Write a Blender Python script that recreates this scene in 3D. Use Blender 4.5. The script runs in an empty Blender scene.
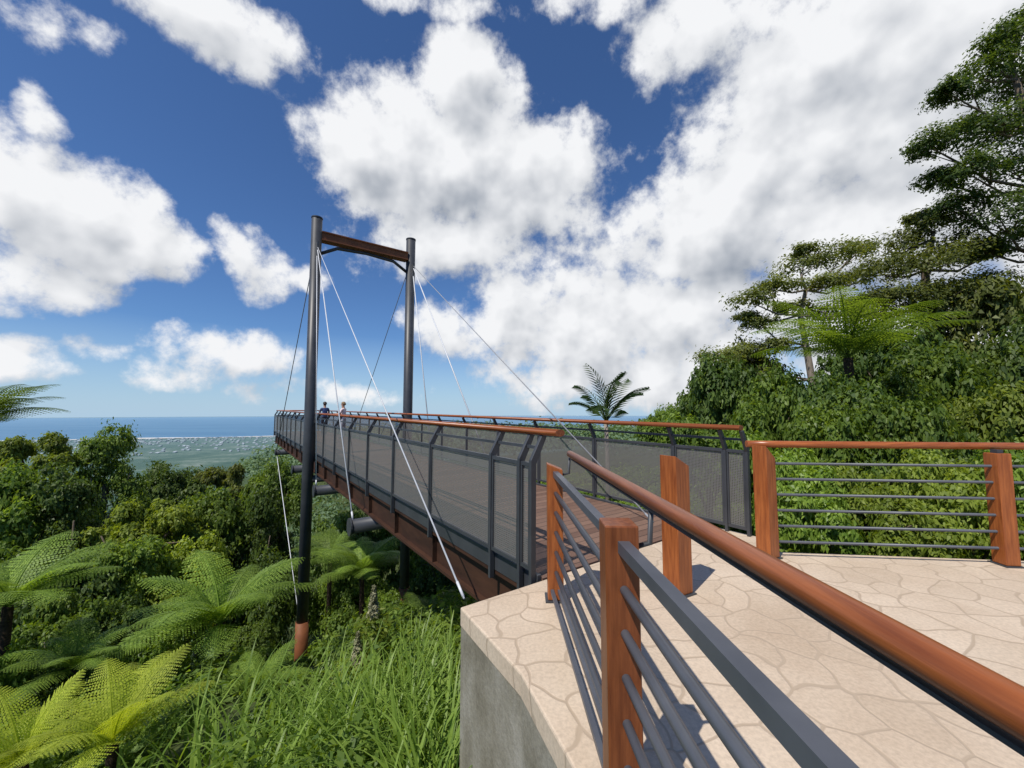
import bpy, bmesh, math, random
import numpy as np
from mathutils import Vector, Matrix
rng = np.random.default_rng(11)
random.seed(5)
SC = bpy.context.scene
COL = SC.collection
F = 390.0; H = 1.5
PITCH = math.atan(28/390)
cp, sp = math.cos(PITCH), math.sin(PITCH)
def ray(px, py):
    a = (px-512)/F; u = (384-py)/F
    return Vector((a, cp-u*sp, sp+u*cp))
def at(px, py, D):
    return Vector((0, 0, H)) + ray(px, py)*D

# ------------------------------------------------------------------ helpers
def tag(o, label=None, cat=None, group=None, kind=None):
    if label: o['label'] = label
    if cat: o['category'] = cat
    if group: o['group'] = group
    if kind: o['kind'] = kind
    return o
def empty(name, loc=(0, 0, 0), rot=(0, 0, 0)):
    o = bpy.data.objects.new(name, None); COL.objects.link(o)
    o.location = loc; o.rotation_euler = rot; o.empty_display_size = 0.2
    return o
def link(name, me, parent=None):
    o = bpy.data.objects.new(name, me); COL.objects.link(o)
    if parent: o.parent = parent
    return o
def npmesh(name, V, Fq, mat, smooth=False):
    V = np.asarray(V, dtype=np.float32); Fq = np.asarray(Fq, dtype=np.int32)
    me = bpy.data.meshes.new(name)
    me.vertices.add(len(V)); me.vertices.foreach_set('co', V.ravel())
    k = Fq.shape[1]; m = len(Fq)
    me.loops.add(k*m); me.loops.foreach_set('vertex_index', Fq.ravel())
    me.polygons.add(m); me.polygons.foreach_set('loop_start', np.arange(0, k*m, k, dtype=np.int32))
    me.update(calc_edges=True)
    if smooth: me.polygons.foreach_set('use_smooth', np.ones(m, dtype=bool))
    if mat: me.materials.append(mat)
    return me

class MB:
    def __init__(s): s.v = []; s.f = []
    def box(s, x0, x1, y0, y1, z0, z1, M=None):
        b = len(s.v)
        for z in (z0, z1):
            for x, y in ((x0, y0), (x1, y0), (x1, y1), (x0, y1)):
                p = Vector((x, y, z)); s.v.append(tuple(M @ p if M else p))
        for q in ((0, 3, 2, 1), (4, 5, 6, 7), (0, 1, 5, 4), (1, 2, 6, 5), (2, 3, 7, 6), (3, 0, 4, 7)):
            s.f.append(tuple(b+i for i in q))
        return s
    def prism(s, poly, z0, z1, ztop=None):
        b = len(s.v); n = len(poly)
        for x, y in poly: s.v.append((x, y, z0))
        for i, (x, y) in enumerate(poly): s.v.append((x, y, ztop[i] if ztop else z1))
        s.f.append(tuple(b+i for i in reversed(range(n)))); s.f.append(tuple(b+n+i for i in range(n)))
        for i in range(n):
            j = (i+1) % n; s.f.append((b+i, b+j, b+n+j, b+n+i))
        return s
    def tube(s, pts, r, n=10, rot=0.0, asp=1.0):
        pts = [Vector(p) for p in pts]; m = len(pts)
        rs = r if isinstance(r, (list, tuple)) else [r]*m
        b = len(s.v); ref = None
        for i, p in enumerate(pts):
            t = (pts[min(i+1, m-1)]-pts[max(i-1, 0)]).normalized()
            up = Vector((0, 0, 1)) if abs(t.z) < 0.95 else Vector((0, 1, 0))
            u = t.cross(up).normalized() if ref is None else (ref - t*ref.dot(t)).normalized()
            ref = u; w = u.cross(t).normalized()
            for k in range(n):
                a = 2*math.pi*k/n+rot
                s.v.append(tuple(p + u*math.cos(a)*rs[i] + w*math.sin(a)*rs[i]*asp))
        for i in range(m-1):
            for k in range(n):
                k2 = (k+1) % n
                s.f.append((b+i*n+k, b+i*n+k2, b+(i+1)*n+k2, b+(i+1)*n+k))
        s.f.append(tuple(b+k for k in reversed(range(n)))); s.f.append(tuple(b+(m-1)*n+k for k in range(n)))
        return s
    def build(s, name, mat, parent=None, smooth=False, bevel=0):
        me = bpy.data.meshes.new(name); me.from_pydata(s.v, [], s.f); me.update()
        bm = bmesh.new(); bm.from_mesh(me); bmesh.ops.recalc_face_normals(bm, faces=bm.faces); bm.to_mesh(me); bm.free()
        if smooth:
            for p in me.polygons: p.use_smooth = len(p.vertices) <= 4
        me.materials.append(mat)
        o = link(name, me, parent)
        if bevel:
            md = o.modifiers.new('bevel', 'BEVEL'); md.width = bevel; md.segments = 2; md.limit_method = 'ANGLE'
        return o

# ------------------------------------------------------------------ materials
def newmat(name):
    m = bpy.data.materials.new(name); m.use_nodes = True
    nt = m.node_tree; nt.nodes.clear()
    out = nt.nodes.new('ShaderNodeOutputMaterial')
    return m, nt, out
def ramp(nt, fac, stops):
    r = nt.nodes.new('ShaderNodeValToRGB'); e = r.color_ramp.elements
    while len(e) < len(stops): e.new(0.5)
    for i, (p, c) in enumerate(stops):
        e[i].position = p; e[i].color = (c[0], c[1], c[2], 1)
    nt.links.new(fac, r.inputs[0]); return r.outputs[0]
def noise(nt, vec, scale, detail=4, rough=.55):
    n = nt.nodes.new('ShaderNodeTexNoise'); n.inputs['Scale'].default_value = scale
    n.inputs['Detail'].default_value = detail; n.inputs['Roughness'].default_value = rough
    if vec is not None: nt.links.new(vec, n.inputs['Vector'])
    return n
def mapping(nt, vec, sc):
    m = nt.nodes.new('ShaderNodeMapping'); m.inputs['Scale'].default_value = sc
    nt.links.new(vec, m.inputs['Vector']); return m.outputs[0]
def princ(nt, out, rough=.6, spec=.4, metal=0):
    p = nt.nodes.new('ShaderNodeBsdfPrincipled'); p.inputs['Roughness'].default_value = rough
    p.inputs['Specular IOR Level'].default_value = spec; p.inputs['Metallic'].default_value = metal
    nt.links.new(p.outputs[0], out.inputs[0]); return p
def bump(nt, h, p, strength=.4, dist=.01):
    b = nt.nodes.new('ShaderNodeBump'); b.inputs['Strength'].default_value = strength; b.inputs['Distance'].default_value = dist
    nt.links.new(h, b.inputs['Height']); nt.links.new(b.outputs[0], p.inputs['Normal'])
def simple(name, c1, c2, scale=6, rough=.55, spec=.4, bmp=0, stretch=(1, 1, 1), metal=0, p0=.3, p1=.7):
    m, nt, out = newmat(name); p = princ(nt, out, rough, spec, metal)
    tc = nt.nodes.new('ShaderNodeTexCoord'); v = mapping(nt, tc.outputs['Object'], stretch)
    n = noise(nt, v, scale, 6, .6)
    nt.links.new(ramp(nt, n.outputs[0], [(p0, c1), (p1, c2)]), p.inputs['Base Color'])
    if bmp: bump(nt, n.outputs[0], p, bmp, .01)
    return m
M_STEEL = simple('grey_steel_paint', (.036, .039, .045), (.058, .062, .070), 3, .45, .45)
M_STEELMID = simple('grey_steel_bar', (.065, .072, .088), (.10, .108, .126), 4, .4, .5)
M_WOODZ = simple('stained_timber_upright', (.20, .050, .013), (.42, .130, .034), 5, .38, .42, .18, (9, 9, .7))
M_WOODY = simple('stained_timber_rail', (.17, .043, .012), (.36, .108, .030), 5, .36, .42, .14, (11, .6, 11))
M_WOODX = simple('stained_timber_crossrail', (.24, .060, .015), (.43, .130, .036), 5, .34, .45, .1, (.5, 9, 9))
M_DPOST = simple('weathered_timber_upright', (.13, .036, .012), (.27, .085, .027), 5, .42, .4, .18, (9, 9, .7))
M_RUST = simple('rust_red_steel', (.15, .052, .022), (.27, .10, .042), 2.5, .6, .3, .05)
M_RUSTD = simple('dark_brown_steel', (.030, .015, .010), (.072, .033, .019), 2.0, .7, .2, .05, (3, .8, 3))
M_CABLE = simple('pale_steel_cable', (.58, .60, .63), (.70, .71, .73), 10, .4, .5)
M_CABLED = simple('dark_steel_cable', (.12, .125, .14), (.18, .19, .2), 10, .4, .5)
M_CABLEM = simple('grey_steel_cable', (.28, .29, .31), (.36, .37, .39), 10, .4, .5)
M_BARK = simple('brown_bark', (.08, .062, .045), (.19, .15, .11), 4, .85, .2, .5, (3, 3, .6))
M_BARKP = simple('pale_bark', (.18, .15, .12), (.36, .30, .245), 4, .85, .2, .4, (3, 3, .6))
M_FTRUNK = simple('fibrous_fern_trunk', (.02, .014, .010), (.07, .05, .035), 14, .95, .1, .8, (1, 1, 3))

def concrete():
    m, nt, out = newmat('weathered_concrete'); p = princ(nt, out, .85, .25)
    tc = nt.nodes.new('ShaderNodeTexCoord'); o = tc.outputs['Object']
    n1 = noise(nt, mapping(nt, o, (2.0, 2.0, .7)), 1.4, 8, .62)
    n2 = noise(nt, o, 38, 4, .6)
    c = ramp(nt, n1.outputs[0], [(.28, (.16, .14, .10)), (.46, (.28, .255, .20)), (.72, (.40, .375, .32))])
    n4 = noise(nt, o, 3.5, 7, .7)
    mx4 = nt.nodes.new('ShaderNodeMix'); mx4.data_type = 'RGBA'; mx4.blend_type = 'MULTIPLY'; mx4.inputs[0].default_value = .6
    nt.links.new(c, mx4.inputs[6]); nt.links.new(ramp(nt, n4.outputs[0], [(.35, (.60, .58, .50)), (.58, (1, 1, 1))]), mx4.inputs[7])
    mx = nt.nodes.new('ShaderNodeMix'); mx.data_type = 'RGBA'; mx.blend_type = 'MULTIPLY'; mx.inputs[0].default_value = .4
    nt.links.new(mx4.outputs[2], mx.inputs[6]); nt.links.new(ramp(nt, n2.outputs[0], [(.3, (.45, .45, .45)), (.65, (1, 1, 1))]), mx.inputs[7])
    nt.links.new(mx.outputs[2], p.inputs['Base Color']); bump(nt, n2.outputs[0], p, .35, .01)
    return m
M_CONC = concrete()
def paving():
    m, nt, out = newmat('stamped_crazy_paving'); p = princ(nt, out, .75, .3)
    tc = nt.nodes.new('ShaderNodeTexCoord'); o = tc.outputs['Object']
    nw = noise(nt, o, 2.6, 1, .4)
    vm = nt.nodes.new('ShaderNodeVectorMath'); vm.operation = 'MULTIPLY_ADD'
    vm.inputs[1].default_value = (.32, .32, 0); nt.links.new(nw.outputs['Color'], vm.inputs[0]); nt.links.new(o, vm.inputs[2])
    flat = mapping(nt, vm.outputs[0], (1, 1, 0))
    v = nt.nodes.new('ShaderNodeTexVoronoi'); v.feature = 'DISTANCE_TO_EDGE'; v.voronoi_dimensions = '2D'
    v.inputs['Scale'].default_value = 3.4; v.inputs['Randomness'].default_value = .82; nt.links.new(flat, v.inputs['Vector'])
    v2 = nt.nodes.new('ShaderNodeTexVoronoi'); v2.voronoi_dimensions = '2D'; v2.inputs['Scale'].default_value = 3.4
    v2.inputs['Randomness'].default_value = .82; nt.links.new(flat, v2.inputs['Vector'])
    line = nt.nodes.new('ShaderNodeMapRange'); line.interpolation_type = 'SMOOTHSTEP'
    line.inputs[1].default_value = .012; line.inputs[2].default_value = .046; nt.links.new(v.outputs['Distance'], line.inputs[0])
    n1 = noise(nt, o, 1.3, 6, .6); n2 = noise(nt, o, 45, 5, .65)
    base = ramp(nt, n1.outputs[0], [(.3, (.60, .475, .350)), (.7, (.69, .565, .43))])
    bw = nt.nodes.new('ShaderNodeRGBToBW'); nt.links.new(v2.outputs['Color'], bw.inputs[0])
    tint = ramp(nt, bw.outputs[0], [(.15, (.84, .83, .81)), (.85, (1, 1, 1))])
    mx0 = nt.nodes.new('ShaderNodeMix'); mx0.data_type = 'RGBA'; mx0.blend_type = 'MULTIPLY'; mx0.inputs[0].default_value = .45
    nt.links.new(base, mx0.inputs[6]); nt.links.new(tint, mx0.inputs[7])
    mxs = nt.nodes.new('ShaderNodeMix'); mxs.data_type = 'RGBA'; mxs.blend_type = 'MULTIPLY'; mxs.inputs[0].default_value = .4
    nt.links.new(mx0.outputs[2], mxs.inputs[6]); nt.links.new(ramp(nt, n2.outputs[0], [(.35, (.55, .55, .55)), (.6, (1, 1, 1))]), mxs.inputs[7])
    n3 = noise(nt, o, .6, 5, .7)
    mxd = nt.nodes.new('ShaderNodeMix'); mxd.data_type = 'RGBA'; mxd.blend_type = 'MULTIPLY'; mxd.inputs[0].default_value = .55
    nt.links.new(mxs.outputs[2], mxd.inputs[6]); nt.links.new(ramp(nt, n3.outputs[0], [(.35, (.76, .72, .68)), (.55, (1, 1, 1))]), mxd.inputs[7])
    mx = nt.nodes.new('ShaderNodeMix'); mx.data_type = 'RGBA'; nt.links.new(line.outputs[0], mx.inputs[0])
    mx.inputs[6].default_value = (.44, .345, .25, 1); nt.links.new(mxd.outputs[2], mx.inputs[7])
    nt.links.new(mx.outputs[2], p.inputs['Base Color'])
    ad = nt.nodes.new('ShaderNodeMath'); ad.operation = 'MULTIPLY_ADD'; ad.inputs[1].default_value = .3
    nt.links.new(n2.outputs[0], ad.inputs[0]); nt.links.new(line.outputs[0], ad.inputs[2])
    bump(nt, ad.outputs[0], p, .45, .006)
    return m
M_PAVE = paving()
def planks():
    m, nt, out = newmat('brown_deck_boards'); p = princ(nt, out, .6, .35)
    tc = nt.nodes.new('ShaderNodeTexCoord'); o = tc.outputs['Object']
    sx = nt.nodes.new('ShaderNodeSeparateXYZ'); nt.links.new(o, sx.inputs[0])
    ml = nt.nodes.new('ShaderNodeMath'); ml.operation = 'MULTIPLY'; ml.inputs[1].default_value = 1/.14; nt.links.new(sx.outputs['Y'], ml.inputs[0])
    fr = nt.nodes.new('ShaderNodeMath'); fr.operation = 'FRACT'; nt.links.new(ml.outputs[0], fr.inputs[0])
    fl = nt.nodes.new('ShaderNodeMath'); fl.operation = 'FLOOR'; nt.links.new(ml.outputs[0], fl.inputs[0])
    wn = nt.nodes.new('ShaderNodeTexWhiteNoise'); wn.noise_dimensions = '1D'; nt.links.new(fl.outputs[0], wn.inputs['W'])
    n = noise(nt, mapping(nt, o, (.6, 12, 1)), 5, 5, .6)
    a = nt.nodes.new('ShaderNodeMath'); a.operation = 'MULTIPLY_ADD'; a.inputs[1].default_value = .4
    nt.links.new(wn.outputs['Value'], a.inputs[0]); nt.links.new(n.outputs[0], a.inputs[2])
    c = ramp(nt, a.outputs[0], [(.35, (.11, .060, .042)), (.95, (.23, .14, .10))])
    g = nt.nodes.new('ShaderNodeMath'); g.operation = 'GREATER_THAN'; g.inputs[1].default_value = .07; nt.links.new(fr.outputs[0], g.inputs[0])
    mx = nt.nodes.new('ShaderNodeMix'); mx.data_type = 'RGBA'; nt.links.new(g.outputs[0], mx.inputs[0])
    mx.inputs[6].default_value = (.015, .01, .008, 1); nt.links.new(c, mx.inputs[7]); nt.links.new(mx.outputs[2], p.inputs['Base Color'])
    return m
M_DECK = planks()
def meshpanel():
    m, nt, out = newmat('perforated_grey_mesh')
    tc = nt.nodes.new('ShaderNodeTexCoord'); o = tc.outputs['Object']
    sx = nt.nodes.new('ShaderNodeSeparateXYZ'); nt.links.new(o, sx.inputs[0])
    def sn(sock):
        a = nt.nodes.new('ShaderNodeMath'); a.operation = 'MULTIPLY'; a.inputs[1].default_value = 2*math.pi/.020; nt.links.new(sock, a.inputs[0])
        b = nt.nodes.new('ShaderNodeMath'); b.operation = 'SINE'; nt.links.new(a.outputs[0], b.inputs[0]); return b.outputs[0]
    ad = nt.nodes.new('ShaderNodeMath'); ad.operation = 'ADD'
    xy = nt.nodes.new('ShaderNodeMath'); xy.operation = 'ADD'; nt.links.new(sx.outputs['X'], xy.inputs[0]); nt.links.new(sx.outputs['Y'], xy.inputs[1])
    nt.links.new(sn(xy.outputs[0]), ad.inputs[0]); nt.links.new(sn(sx.outputs['Z']), ad.inputs[1])
    gt = nt.nodes.new('ShaderNodeMath'); gt.operation = 'GREATER_THAN'; gt.inputs[1].default_value = .85; nt.links.new(ad.outputs[0], gt.inputs[0])
    p = nt.nodes.new('ShaderNodeBsdfPrincipled'); p.inputs['Base Color'].default_value = (.148, .145, .135, 1); p.inputs['Roughness'].default_value = .5
    t = nt.nodes.new('ShaderNodeBsdfTransparent'); mx = nt.nodes.new('ShaderNodeMixShader')
    nt.links.new(gt.outputs[0], mx.inputs[0]); nt.links.new(p.outputs[0], mx.inputs[1]); nt.links.new(t.outputs[0], mx.inputs[2])
    nt.links.new(mx.outputs[0], out.inputs[0]); return m
M_MESH = meshpanel()
def leafmat(name, c1, c2, trans=.28, rough=.5, patch=.6, pscale=.5):
    m, nt, out = newmat(name)
    geo = nt.nodes.new('ShaderNodeNewGeometry'); oi = nt.nodes.new('ShaderNodeObjectInfo')
    n = noise(nt, geo.outputs['Position'], pscale, 2, .6)
    a = nt.nodes.new('ShaderNodeMath'); a.operation = 'MULTIPLY_ADD'; a.inputs[1].default_value = 1-patch*.5
    b = nt.nodes.new('ShaderNodeMath'); b.operation = 'MULTIPLY_ADD'; b.inputs[1].default_value = patch*1.6; b.inputs[2].default_value = -patch*.9
    nt.links.new(n.outputs[0], b.inputs[0]); nt.links.new(geo.outputs['Random Per Island'], a.inputs[0]); nt.links.new(b.outputs[0], a.inputs[2])
    c = ramp(nt, a.outputs[0], [(.05, c1), (.9, c2)])
    hs = nt.nodes.new('ShaderNodeHueSaturation'); nt.links.new(c, hs.inputs['Color'])
    mr = nt.nodes.new('ShaderNodeMapRange'); mr.inputs[3].default_value = .78; mr.inputs[4].default_value = 1.25
    nt.links.new(oi.outputs['Random'], mr.inputs[0]); nt.links.new(mr.outputs[0], hs.inputs['Value'])
    p = nt.nodes.new('ShaderNodeBsdfPrincipled'); p.inputs['Roughness'].default_value = rough; p.inputs['Specular IOR Level'].default_value = .3
    nt.links.new(hs.outputs[0], p.inputs['Base Color'])
    t = nt.nodes.new('ShaderNodeBsdfTranslucent'); g = nt.nodes.new('ShaderNodeMix'); g.data_type = 'RGBA'; g.blend_type = 'MULTIPLY'; g.inputs[0].default_value = 1
    nt.links.new(hs.outputs[0], g.inputs[6]); g.inputs[7].default_value = (1.7, 1.6, .5, 1); nt.links.new(g.outputs[2], t.inputs['Color'])
    mx = nt.nodes.new('ShaderNodeMixShader'); mx.inputs[0].default_value = trans
    nt.links.new(p.outputs[0], mx.inputs[1]); nt.links.new(t.outputs[0], mx.inputs[2]); nt.links.new(mx.outputs[0], out.inputs[0])
    return m
L_DARK = leafmat('dark_rainforest_leaves', (.050, .092, .020), (.185, .262, .055), .40)
L_MID = leafmat('mid_green_leaves', (.086, .150, .025), (.280, .385, .072), .44)
L_LIME = leafmat('lime_leaves', (.15, .21, .028), (.38, .45, .085), .45)
L_OLIVE = leafmat('olive_leaves', (.080, .103, .025), (.235, .265, .070), .43)
L_TALL = leafmat('tall_tree_leaves', (.045, .085, .020), (.17, .24, .055), .45)
L_FERN = leafmat('fern_fronds', (.125, .21, .030), (.31, .44, .075), .42, .5, .4, 1.5)
L_FERNY = leafmat('young_fern_fronds', (.27, .34, .03), (.50, .56, .07), .45, .5, .4, 1.5)
L_GRASS = leafmat('strap_grass', (.12, .20, .030), (.30, .42, .08), .40, .42, .5, 2)
L_SHRUB = leafmat('glossy_shrub_leaves', (.110, .188, .028), (.32, .44, .075), .44, .42, .6, 1.0)
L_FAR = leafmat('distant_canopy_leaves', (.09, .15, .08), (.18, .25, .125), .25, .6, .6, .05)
L_PALM = leafmat('palm_fronds', (.03, .06, .02), (.10, .15, .05), .3)

# ------------------------------------------------------------------ terrain
def sstep(t):
    t = np.clip(t, 0, 1); return t*t*(3-2*t)
COAST = 5900
def gz(x, y):
    x = np.asarray(x, float); y = np.asarray(y, float)
    q = -.586*x+.81*y; r = .81*x+.586*y
    Q = np.maximum(q-2.5, 0); f = 1-.78*sstep((r-5)/12)
    Qc = np.minimum(Q, 10)
    z = -1.6-f*(.2*Qc+.02*Qc**2+.6*np.maximum(Q-10, 0))
    z = z + .15*np.sin(x*.9+1.3)*np.sin(y*.8)*np.clip(Q/3, 0, 1)
    z = np.maximum(z, -296+2*np.sin(x*.003)*np.cos(y*.002))
    coast = -.45*x+.89*y-COAST-250*np.sin(x*.0007)
    z = np.where(coast > 0, -299.2-np.minimum(coast*.02, 12), z)
    return z
g1 = lambda x, y: float(gz(x, y))
def build_ground():
    rad = np.concatenate([np.linspace(.5, 45, 70), np.geomspace(46, 3600, 60), np.linspace(3700, 9000, 110), np.geomspace(9200, 33000, 15)])
    na = 220; ang = np.linspace(0, 2*np.pi, na, endpoint=False)
    R, A = np.meshgrid(rad, ang, indexing='ij'); X = R*np.sin(A); Y = R*np.cos(A); Z = gz(X, Y)
    V = np.stack([X, Y, Z], -1).reshape(-1, 3)
    i, j = np.meshgrid(np.arange(len(rad)-1), np.arange(na), indexing='ij'); j2 = (j+1) % na
    Fq = np.stack([i*na+j, (i+1)*na+j, (i+1)*na+j2, i*na+j2], -1).reshape(-1, 4)[:, ::-1]
    m, nt, out = newmat('forest_floor_and_hazed_plain'); p = princ(nt, out, .9, .1)
    geo = nt.nodes.new('ShaderNodeNewGeometry')
    ln = nt.nodes.new('ShaderNodeVectorMath'); ln.operation = 'LENGTH'; nt.links.new(geo.outputs['Position'], ln.inputs[0])
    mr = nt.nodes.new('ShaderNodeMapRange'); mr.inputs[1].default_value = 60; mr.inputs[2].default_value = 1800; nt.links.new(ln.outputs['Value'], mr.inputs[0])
    n = noise(nt, geo.outputs['Position'], 1.6, 6, .65)
    near = ramp(nt, n.outputs[0], [(.3, (.03, .04, .014)), (.7, (.085, .11, .036))])
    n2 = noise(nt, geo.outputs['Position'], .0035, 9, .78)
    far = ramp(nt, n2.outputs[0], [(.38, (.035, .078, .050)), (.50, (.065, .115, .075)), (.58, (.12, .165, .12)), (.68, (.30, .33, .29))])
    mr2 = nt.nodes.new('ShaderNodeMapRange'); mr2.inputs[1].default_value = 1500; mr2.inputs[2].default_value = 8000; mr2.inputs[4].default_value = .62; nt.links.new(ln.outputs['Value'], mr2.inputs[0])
    mxh = nt.nodes.new('ShaderNodeMix'); mxh.data_type = 'RGBA'; nt.links.new(mr2.outputs[0], mxh.inputs[0]); nt.links.new(far, mxh.inputs[6]); mxh.inputs[7].default_value = (.20, .31, .37, 1)  # aerial haze painted into the base colour, bluer with distance
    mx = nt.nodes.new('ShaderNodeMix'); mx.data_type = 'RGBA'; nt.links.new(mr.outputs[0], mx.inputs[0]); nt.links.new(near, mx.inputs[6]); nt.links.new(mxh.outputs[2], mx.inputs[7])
    nt.links.new(mx.outputs[2], p.inputs['Base Color'])
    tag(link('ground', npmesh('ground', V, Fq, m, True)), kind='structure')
build_ground()
def build_sea():
    n = 256; V = [(0, 0, -299)]+[(30000*math.sin(2*math.pi*k/n), 30000*math.cos(2*math.pi*k/n), -299) for k in range(n)]
    Fq = [(0, 1+(k+1) % n, 1+k) for k in range(n)]
    m, nt, out = newmat('hazed_ocean_water'); p = princ(nt, out, .55, .25)
    geo = nt.nodes.new('ShaderNodeNewGeometry'); ns = noise(nt, mapping(nt, geo.outputs['Position'], (.0004, .0012, 1)), 1.5, 6, .6)
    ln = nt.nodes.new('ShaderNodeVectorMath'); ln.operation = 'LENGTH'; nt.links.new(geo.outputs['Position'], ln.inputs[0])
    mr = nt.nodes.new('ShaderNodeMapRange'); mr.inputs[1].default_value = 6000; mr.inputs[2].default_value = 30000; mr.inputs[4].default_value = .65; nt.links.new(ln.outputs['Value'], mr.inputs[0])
    mx = nt.nodes.new('ShaderNodeMix'); mx.data_type = 'RGBA'; nt.links.new(mr.outputs[0], mx.inputs[0]); mx.inputs[7].default_value = (.20, .36, .51, 1)  # distance haze mixed into the water colour, paler towards the horizon
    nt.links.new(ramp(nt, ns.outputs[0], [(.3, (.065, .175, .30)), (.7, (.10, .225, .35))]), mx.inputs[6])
    nt.links.new(mx.outputs[2], p.inputs['Base Color'])
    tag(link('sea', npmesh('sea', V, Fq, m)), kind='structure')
    xs = np.linspace(-11000, 6000, 260)
    def cy(x): return (COAST+250*np.sin(x*.0007)+.45*x)/.89
    y = cy(xs); V = np.concatenate([np.stack([xs, y-150, np.full_like(xs, -292.0)], 1), np.stack([xs, y+110+60*np.sin(xs*.004), np.full_like(xs, -298.6)], 1)])
    k = np.arange(259); Fq = np.stack([k, k+1, k+261, k+260], 1)
    tag(link('beach', npmesh('beach', V, Fq, simple('pale_sand_and_surf', (.6, .58, .52), (.8, .8, .78), .01, .8, .1))), kind='structure')
    mb = MB()
    for _ in range(1500):
        x = random.uniform(-8200, -1800); yy = cy(x)-150-2200*random.random()**1.6
        if yy < 2300 or x/yy < -1.3 or x/yy > -.5: continue
        a = random.uniform(5, 13); b = random.uniform(4, 10); h = random.uniform(3, 8); z = g1(x, yy)
        mb.box(x-a, x+a, yy-b, yy+b, z-3, z+h)
        mb.prism([(x-a-1, yy-b-1), (x+a+1, yy-b-1), (x+a+1, yy+b+1), (x-a-1, yy+b+1)], z+h+.05, z+h+1, [z+h+1, z+h+1, z+h+4, z+h+4])
    tag(mb.build('town', simple('pale_walls_and_roofs', (.22, .28, .31), (.48, .54, .57), .02, .8, .1)), 'pale scattered rooftops of the coastal town by the beach', 'town', kind='stuff')
build_sea()

# ------------------------------------------------------------------ terrace
slab = [(-.40, 3.12), (.05, 2.36), (.255, 1.78), (.38, 1.2), (.43, 0), (.5, -6), (16, -6), (16, 3.0), (4.85, 4.10), (2.84, 4.32), (3.02, 4.75), (2.62, 5.30)]
MB().prism(slab, -.14, 0).build('pavement', M_PAVE, bevel=.012)['kind'] = 'structure'
wl = [(-.392, 3.115), (.056, 2.36), (.262, 1.78), (.388, 1.2), (.438, 0), (.508, -5.95), (15.9, -5.95), (15.9, 2.98), (4.85, 4.08), (2.83, 4.30), (3.0, 4.74), (2.61, 5.28)]
tag(MB().prism(wl, -4.0, -.141).build('retaining_wall', M_CONC), 'weathered grey concrete retaining wall under the paved terrace', 'wall')

# ------------------------------------------------------------------ bridge
TH = math.atan2(.586, .810); SL = .011
P0 = Vector((.24, 3.70, 0)); W = 2.72; LEN = 25.5
BM = Matrix.Translation(P0) @ Matrix.Rotation(TH, 4, 'Z') @ Matrix.Rotation(SL, 4, 'X')
ROT = (SL, 0, TH)
def B(o, s, z): return BM @ Vector((o, s, z))
br = empty('elevated_walkway', P0, ROT)
tag(br, 'long cantilevered lookout walkway with brown boards on dark brown girders', 'walkway')
MB().box(.0, W, -.07, LEN, -.06, 0).build('deck', M_DECK, br)
for o0 in (-.05, W+.002):
    MB().box(o0, o0+.048, -.05, LEN, -.15, .03).build('fascia', M_STEEL, br, bevel=.006)
for sd, o0 in ((0, -.045), (1, W-.135)):
    mb = MB(); wa = .07 if sd == 0 else .08
    mb.box(o0, o0+.18, .05, LEN-.2, -.19, -.153); mb.box(o0+wa, o0+wa+.03, .05, LEN-.2, -.56, -.192); mb.box(o0, o0+.18, .05, LEN-.2, -.60, -.562)
    k = 2.2
    while k < LEN-.5:
        mb.box(o0+.004, o0+wa-.001, k-.007, k+.007, -.56, -.192); k += 1.5
    mb.build('girder', M_RUSTD, br)
k = 1.5
while k < LEN:
    MB().box(.14, W-.14, k, k+.1, -.40, -.062).build('cross_beam', M_RUSTD, br); k += 3.0
for s_ in (5.1, 9.0, 13.5, 20.0):
    mb = MB(); mb.tube([(-.42, s_, -.74), (W+.42, s_, -.74)], .135, 18)
    o = mb.build('outrigger_pipe', M_STEEL, br, smooth=True)
    for e in (-.43, W+.40):
        MB().tube([(e, s_, -.74), (e+.03, s_, -.74)], .165, 18).build('end_flange', M_STEEL, o)

def balustrade(label, side, s0, s1, posts):
    b = empty('balustrade', P0, ROT); tag(b, label, 'balustrade')
    oo = -.085 if side < 0 else W+.085
    inn = 1 if side < 0 else -1
    for s_ in posts:
        mb = MB()
        pr = [(-.028, -.22), (.028, -.22), (.030, 1.02), (.16, 1.275), (.10, 1.285), (-.030, 1.06)]
        v0 = len(mb.v)
        for ds in (-.018, .018):
            for (a, z) in pr: mb.v.append((oo+inn*a, s_+ds, z))
        n = len(pr); mb.f.append(tuple(v0+i for i in range(n))); mb.f.append(tuple(v0+n+i for i in reversed(range(n))))
        for i in range(n):
            j = (i+1) % n; mb.f.append((v0+i, v0+n+i, v0+n+j, v0+j))
        mb.build('post', M_STEEL, b, bevel=.004)
    ho = oo+inn*.13
    MB().tube([(ho, s0-(.25 if side < 0 else .0), 1.315), (ho, s1, 1.315)], .058, 14, asp=.55).build('handrail', M_WOODY, b, smooth=True)
    MB().box(oo+inn*.075-.014, oo+inn*.075+.014, s0, s1, 1.155, 1.185).build('middle_rail', M_STEEL, b)
    for a, c in zip(posts[:-1], posts[1:]):
        a += .022; c -= .022
        if c-a < .1: continue
        mb = MB(); w = .018
        mb.box(oo-w, oo+w, a, c, 1.0, 1.035); mb.box(oo-w, oo+w, a, c, .07, .105)
        mb.box(oo-w, oo+w, a, a+.022, .107, .998); mb.box(oo-w, oo+w, c-.022, c, .107, .998)
        fr = mb.build('panel_frame', M_STEEL, b)
        mm = npmesh('mesh_infill', [(oo, a+.022, .105), (oo, c-.022, .105), (oo, c-.022, 1.0), (oo, a+.022, 1.0)], [(0, 1, 2, 3)], M_MESH)
        link('mesh_infill', mm, fr)
    return b
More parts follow.
